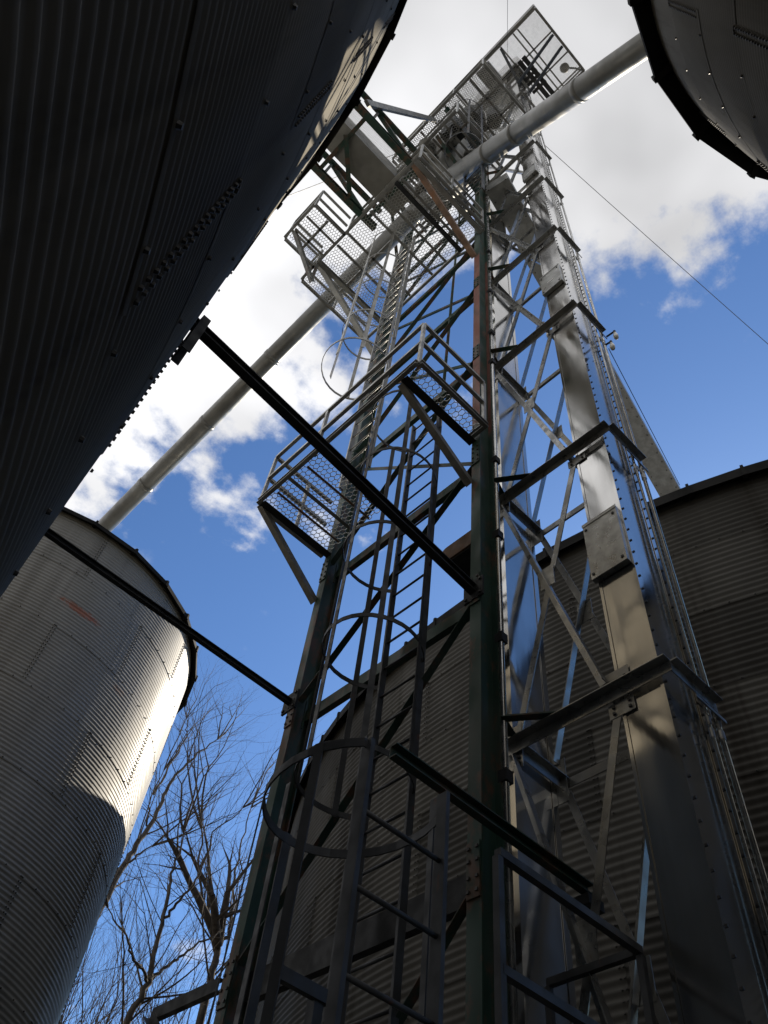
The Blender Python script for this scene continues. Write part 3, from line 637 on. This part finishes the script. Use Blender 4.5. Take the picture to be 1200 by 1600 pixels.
# conveyor bridge to the wide rear bin
CR = thing('conveyor_bridge', (3.9, 2.68, 19.0), 'slim box conveyor running from the elevator over the wide rear bin', 'conveyor')
a, b = Vector((3.4, 2.55, 19.0)), Vector((20.19, 6.05, 19.0))
bar('housing', Rb(.42, .46), a, b, 'galv_pale', CR)
bar('chord', Rb(.05, .50), a-Vector((0, 0, .235)), b-Vector((0, 0, .235)), 'galv_pale', CR)
k = MB(); d = (b-a).normalized(); s_ = Vector((-d.y, d.x, 0))
for i in range(44):
    p = a+d*(i*.28)
    for q in (-.19, .19): c = p+s_*q; k.box((c.x-.012, c.y-.012, 18.727), (c.x+.012, c.y+.012, 18.738))
k.build('bolts', 'bolt', CR)['kind'] = 'stuff'

# ------------------------------------------------------------------ tie beams
def tie(p0, p1, h, label):
    t = thing('tie_beam', p1, label, 'steel beam', 'tie beams to the near bin')
    bar('beam', Ib(h, h*.75, .010, .008), p0, p1, 'dark', t)
    x, y, z = p1; pl = MB().box((x-.012, y-.10, z-.11), (x+.008, y+.10, z+.11)).build('end_plate', 'dark', t); k = MB()
    for dy in (-.075, .075):
        for dz in (-.08, .08): k.box((x-.026, y+dy-.011, z+dz-.011), (x-.013, y+dy+.011, z+dz+.011))
    k.build('bolts', 'bolt', pl)['kind'] = 'stuff'
    return t
t1 = tie((.20, 2.735, 6.61), (3.19, 2.90, 6.61), .088, 'black steel tie beam from the near bin to the front tower column')
bar('wall_bracket', Cb(.13, .06), (.285, 2.74, 6.68), (.285, 2.74, 6.18), 'dark', t1, (0, 1, 0))
t2 = tie((.02, 5.20, 6.76), (3.19, 5.20, 6.76), .062, 'thin black tie beam passing in front of the pale bin')
bar('wall_bracket', Cb(.13, .06), (.06, 5.2, 6.95), (.06, 5.2, 6.5), 'dark', t2, (0, 1, 0))
hood = thing('hooded_lamp', (3.75, 3.62, 8.1), 'brown rounded lamp hood peeking out behind the front green column', 'lamp')
m = MB(); n = 8
pr = [(-.10, -.16)]+[(.02+.10*math.sin(a), -.16-.10*math.cos(a)+.10) for a in [math.pi/2*k/n for k in range(n+1)]]+[(.12, .45), (-.10, .45)]
m.prism(pr, (3.62, 3.60, 8.12), (3.95, 3.60, 8.12), (0, 0, 1)); m.build('hood', 'rusty', hood)
MB().box((3.64, 3.18, 8.0), (3.93, 3.70, 8.018)).build('lamp_opening', 'dark', hood)

# ------------------------------------------------------------------ flood lights and wires
for (p, l) in (((4.02, 1.56, 10.55), 'lower white floodlight clipped to the elevator conduits'), ((4.12, 1.52, 10.95), 'upper white floodlight clipped to the elevator conduits')):
    fl = thing('floodlight', p, l, 'floodlight', 'floodlights on the elevator'); x, y, z = p
    MB().tube([(x, y, z-.05), (x, y, z), (x, y, z+.10)], [.025, .032, .015], 12).build('lens', 'lampglass', fl, True)
    MB().tube([(x, y, z+.10), (x, y, z+.15)], .016, 10).build('socket', 'dark', fl)
    MB().tube([(x, y, z+.14), (x, 1.63, z+.16)], .012, 6).build('arm', 'dark', fl)
def wire(p0, p1, label, sag=0.0, r=.006):
    p0 = Vector(p0); p1 = Vector(p1); n = 24
    pts = [p0.lerp(p1, i/n)-Vector((0, 0, sag*4*(i/n)*(1-i/n))) for i in range(n+1)]
    o = MB().tube(pts, r, 6).build('guy_wire', 'cable'); tag(o, label, 'wire', 'guy wires of the elevator')
wire((3.94, 1.60, 20.9), (10.05, -.10, 12.9), 'guy wire crossing the blue sky at right', .12)
wire((4.10, 1.64, 10.75), (7.12, 2.43, 12.06), 'short guy wire from the elevator to the rear bin eave', .0, .005)
wire((3.70, 2.0, 32.93), (-12.0, -10.26, 0.0), 'thin wire running up out of the picture from the elevator head', .0, .007)
wire((2.24, 4.04, 23.3), (-1.75, 8.2, 12.35), 'thin wire behind the conveyor bridge against the white cloud', .05, .007)

# ------------------------------------------------------------------ bare trees
def perp(d, rnd):
    v = Vector((rnd.uniform(-1, 1), rnd.uniform(-1, 1), rnd.uniform(-1, 1))); v = v-d*v.dot(d); return v.normalized()
def grow(m, rnd, p, d, r, length, depth, up=.12, wig=.16):
    n = max(3, int(length/.28)) if depth < 3 else 3
    pts = [p]; rs = [r]; q = p.copy(); dd = d.copy(); r1 = r*(.62 if depth < 4 else .4)
    for i in range(n):
        dd = (dd+perp(dd, rnd)*wig*rnd.random()+Vector((0, 0, up*.35))).normalized(); q = q+dd*(length/n); pts.append(q.copy()); rs.append(r+(r1-r)*(i+1)/n)
    m.tube(pts, rs, 7 if r > .04 else 5 if r > .012 else 3, False)
    if depth >= 6 or r < .0030: return
    k = 2
    for i in range(k):       # fork at the end
        a = R(rnd.uniform(14, 38)); nd = (dd*math.cos(a)+perp(dd, rnd)*math.sin(a)).normalized()
        grow(m, rnd, q, nd, r1*rnd.uniform(.70, .92), length*rnd.uniform(.58, .84), depth+1, up, wig)
    for i in range(rnd.choice((1, 2)) if depth < 4 else rnd.choice((0, 1))):   # side shoots
        j = rnd.randint(1, n-1); a = R(rnd.uniform(30, 62)); b_ = (pts[j+1]-pts[j]).normalized(); nd = (b_*math.cos(a)+perp(b_, rnd)*math.sin(a)).normalized()
        grow(m, rnd, pts[j], nd, rs[j]*rnd.uniform(.35, .55), length*rnd.uniform(.45, .7), depth+2 if depth > 1 else depth+1, up, wig)
def limb_tree(base, limbs, label, seed, r0):
    """trunk and limbs laid out by hand, twigs grown from them"""
    rnd = random.Random(seed); t = thing('bare_tree', base, label, 'tree', 'bare trees behind the bins')
    tr = MB(); cr = MB()
    for pts, ra, rb in limbs:
        pts = [Vector(p) for p in pts]; fine = []
        for a, b in zip(pts[:-1], pts[1:]):
            for k in range(5): fine.append(a.lerp(b, k/5)+Vector((rnd.uniform(-.05, .05), rnd.uniform(-.05, .05), 0)))
        fine.append(pts[-1]); n = len(fine); rs = [.43*(ra+(rb-ra)*i/(n-1)) for i in range(n)]
        tr.tube(fine, rs, 9, False)
        for i in range(n//4, n):
            if rnd.random() < .62:
                d = (fine[min(i+1, n-1)]-fine[max(i-1, 0)]).normalized(); a = R(rnd.uniform(25, 60)) if i < n-1 else R(rnd.uniform(5, 25))
                nd = (d*math.cos(a)+perp(d, rnd)*math.sin(a)).normalized()
                grow(cr, rnd, fine[i], nd, max(.009, rs[i]*rnd.uniform(.22, .38)), rnd.uniform(1.0, 1.9), 2)
        for q in range(3): 
            a = R(rnd.uniform(8, 30)); d = (fine[-1]-fine[-2]).normalized(); nd = (d*math.cos(a)+perp(d, rnd)*math.sin(a)).normalized()
            grow(cr, rnd, fine[-1], nd, rb*.75, rnd.uniform(1.2, 1.9), 2)
    tr.build('trunk', 'bark', t, True); cr.build('crown', 'twig', t, True)
limb_tree((8.6, 17.8, 0), [([(8.6, 17.8, 0), (8.7, 17.85, 4), (8.75, 17.9, 7), (8.89, 17.92, 9.02), (9.06, 17.9, 9.93), (9.03, 17.98, 10.86), (8.96, 18.08, 11.87), (8.95, 18.15, 12.7), (8.93, 18.23, 13.72)], .27, .045),
    ([(9.03, 17.85, 9.9), (8.69, 17.57, 9.98), (8.27, 17.33, 9.94), (7.84, 17.09, 10.18), (7.15, 16.96, 10.47)], .09, .03),
    ([(9.04, 17.84, 9.95), (9.4, 17.99, 10.41), (9.8, 18.12, 10.84), (10.2, 18.24, 11.39), (10.66, 18.33, 11.76), (11.07, 18.43, 12.4)], .10, .03),
    ([(9.0, 17.86, 11.35), (9.07, 17.54, 11.69), (9.17, 17.21, 12.3), (9.1, 16.96, 13.29), (9.45, 16.48, 13.99)], .09, .025)],
    'bare forked tree rising midway between the pale bin and the left tower column', 3, .2)
limb_tree((11.1, 18.8, 0), [([(11.1, 18.8, 0), (11.2, 18.85, 6), (11.22, 18.92, 10.85), (11.24, 18.91, 11.56), (11.19, 18.94, 11.97)], .28, .18),
    ([(11.19, 18.94, 11.97), (10.82, 18.98, 12.36), (10.42, 19.04, 12.87), (10.1, 19.04, 13.59), (9.8, 19.02, 14.63)], .13, .05),
    ([(11.19, 18.94, 11.97), (11.44, 18.98, 12.35), (11.5, 19.13, 13.11), (11.43, 19.36, 14.05), (11.47, 19.52, 15.1), (11.56, 19.65, 16.54)], .13, .035)],
    'bare tree with a V-shaped fork close beside the left tower column', 11, .2)
limb_tree((8.6, 22.0, 0), [([(8.6, 22.0, 0), (8.7, 22.1, 7), (9.1, 22.21, 12.86), (9.33, 22.27, 14.21), (9.53, 22.34, 15.07), (9.82, 22.37, 16.15), (9.93, 22.48, 17.32), (10.2, 22.51, 18.48), (10.58, 22.49, 19.39), (11.12, 22.39, 20.31)], .32, .04),
    ([(9.43, 22.29, 14.53), (9.4, 21.65, 14.61), (9.48, 20.96, 14.71)], .09, .04),
    ([(9.65, 22.63, 17.24), (9.94, 22.79, 18.8), (10.21, 22.97, 20.12), (10.11, 23.3, 21.09)], .09, .03),
    ([(9.78, 22.47, 16.03), (9.54, 22.24, 16.32), (9.31, 22.01, 16.61), (9.29, 21.69, 17.54)], .08, .03)],
    'tallest bare tree leaning out from behind the pale bin', 23, .2)
th = MB(); rnd = random.Random(5)
for i in range(44):
    a = R(rnd.uniform(53, 73)); d = rnd.uniform(25, 33); p = Vector((d*math.cos(a), d*math.sin(a), 0)); h = rnd.uniform(.42, .54)*d
    th.tube([p, p+Vector((rnd.uniform(-.4, .4), rnd.uniform(-.4, .4), h*.72))], [.07, .035], 6, False)
    for q in range(3):
        st = p+Vector((0, 0, h*rnd.uniform(.45, .72))); nd = Vector((rnd.uniform(-.4, .4), rnd.uniform(-.4, .4), 1)).normalized()
        grow(th, rnd, st, nd, .028, h*.20, 2, .2, .2)
tag(th.build('thicket', 'twig', None, True), 'far thicket of thin leafless saplings below the bare trees', 'thicket', kind='stuff')
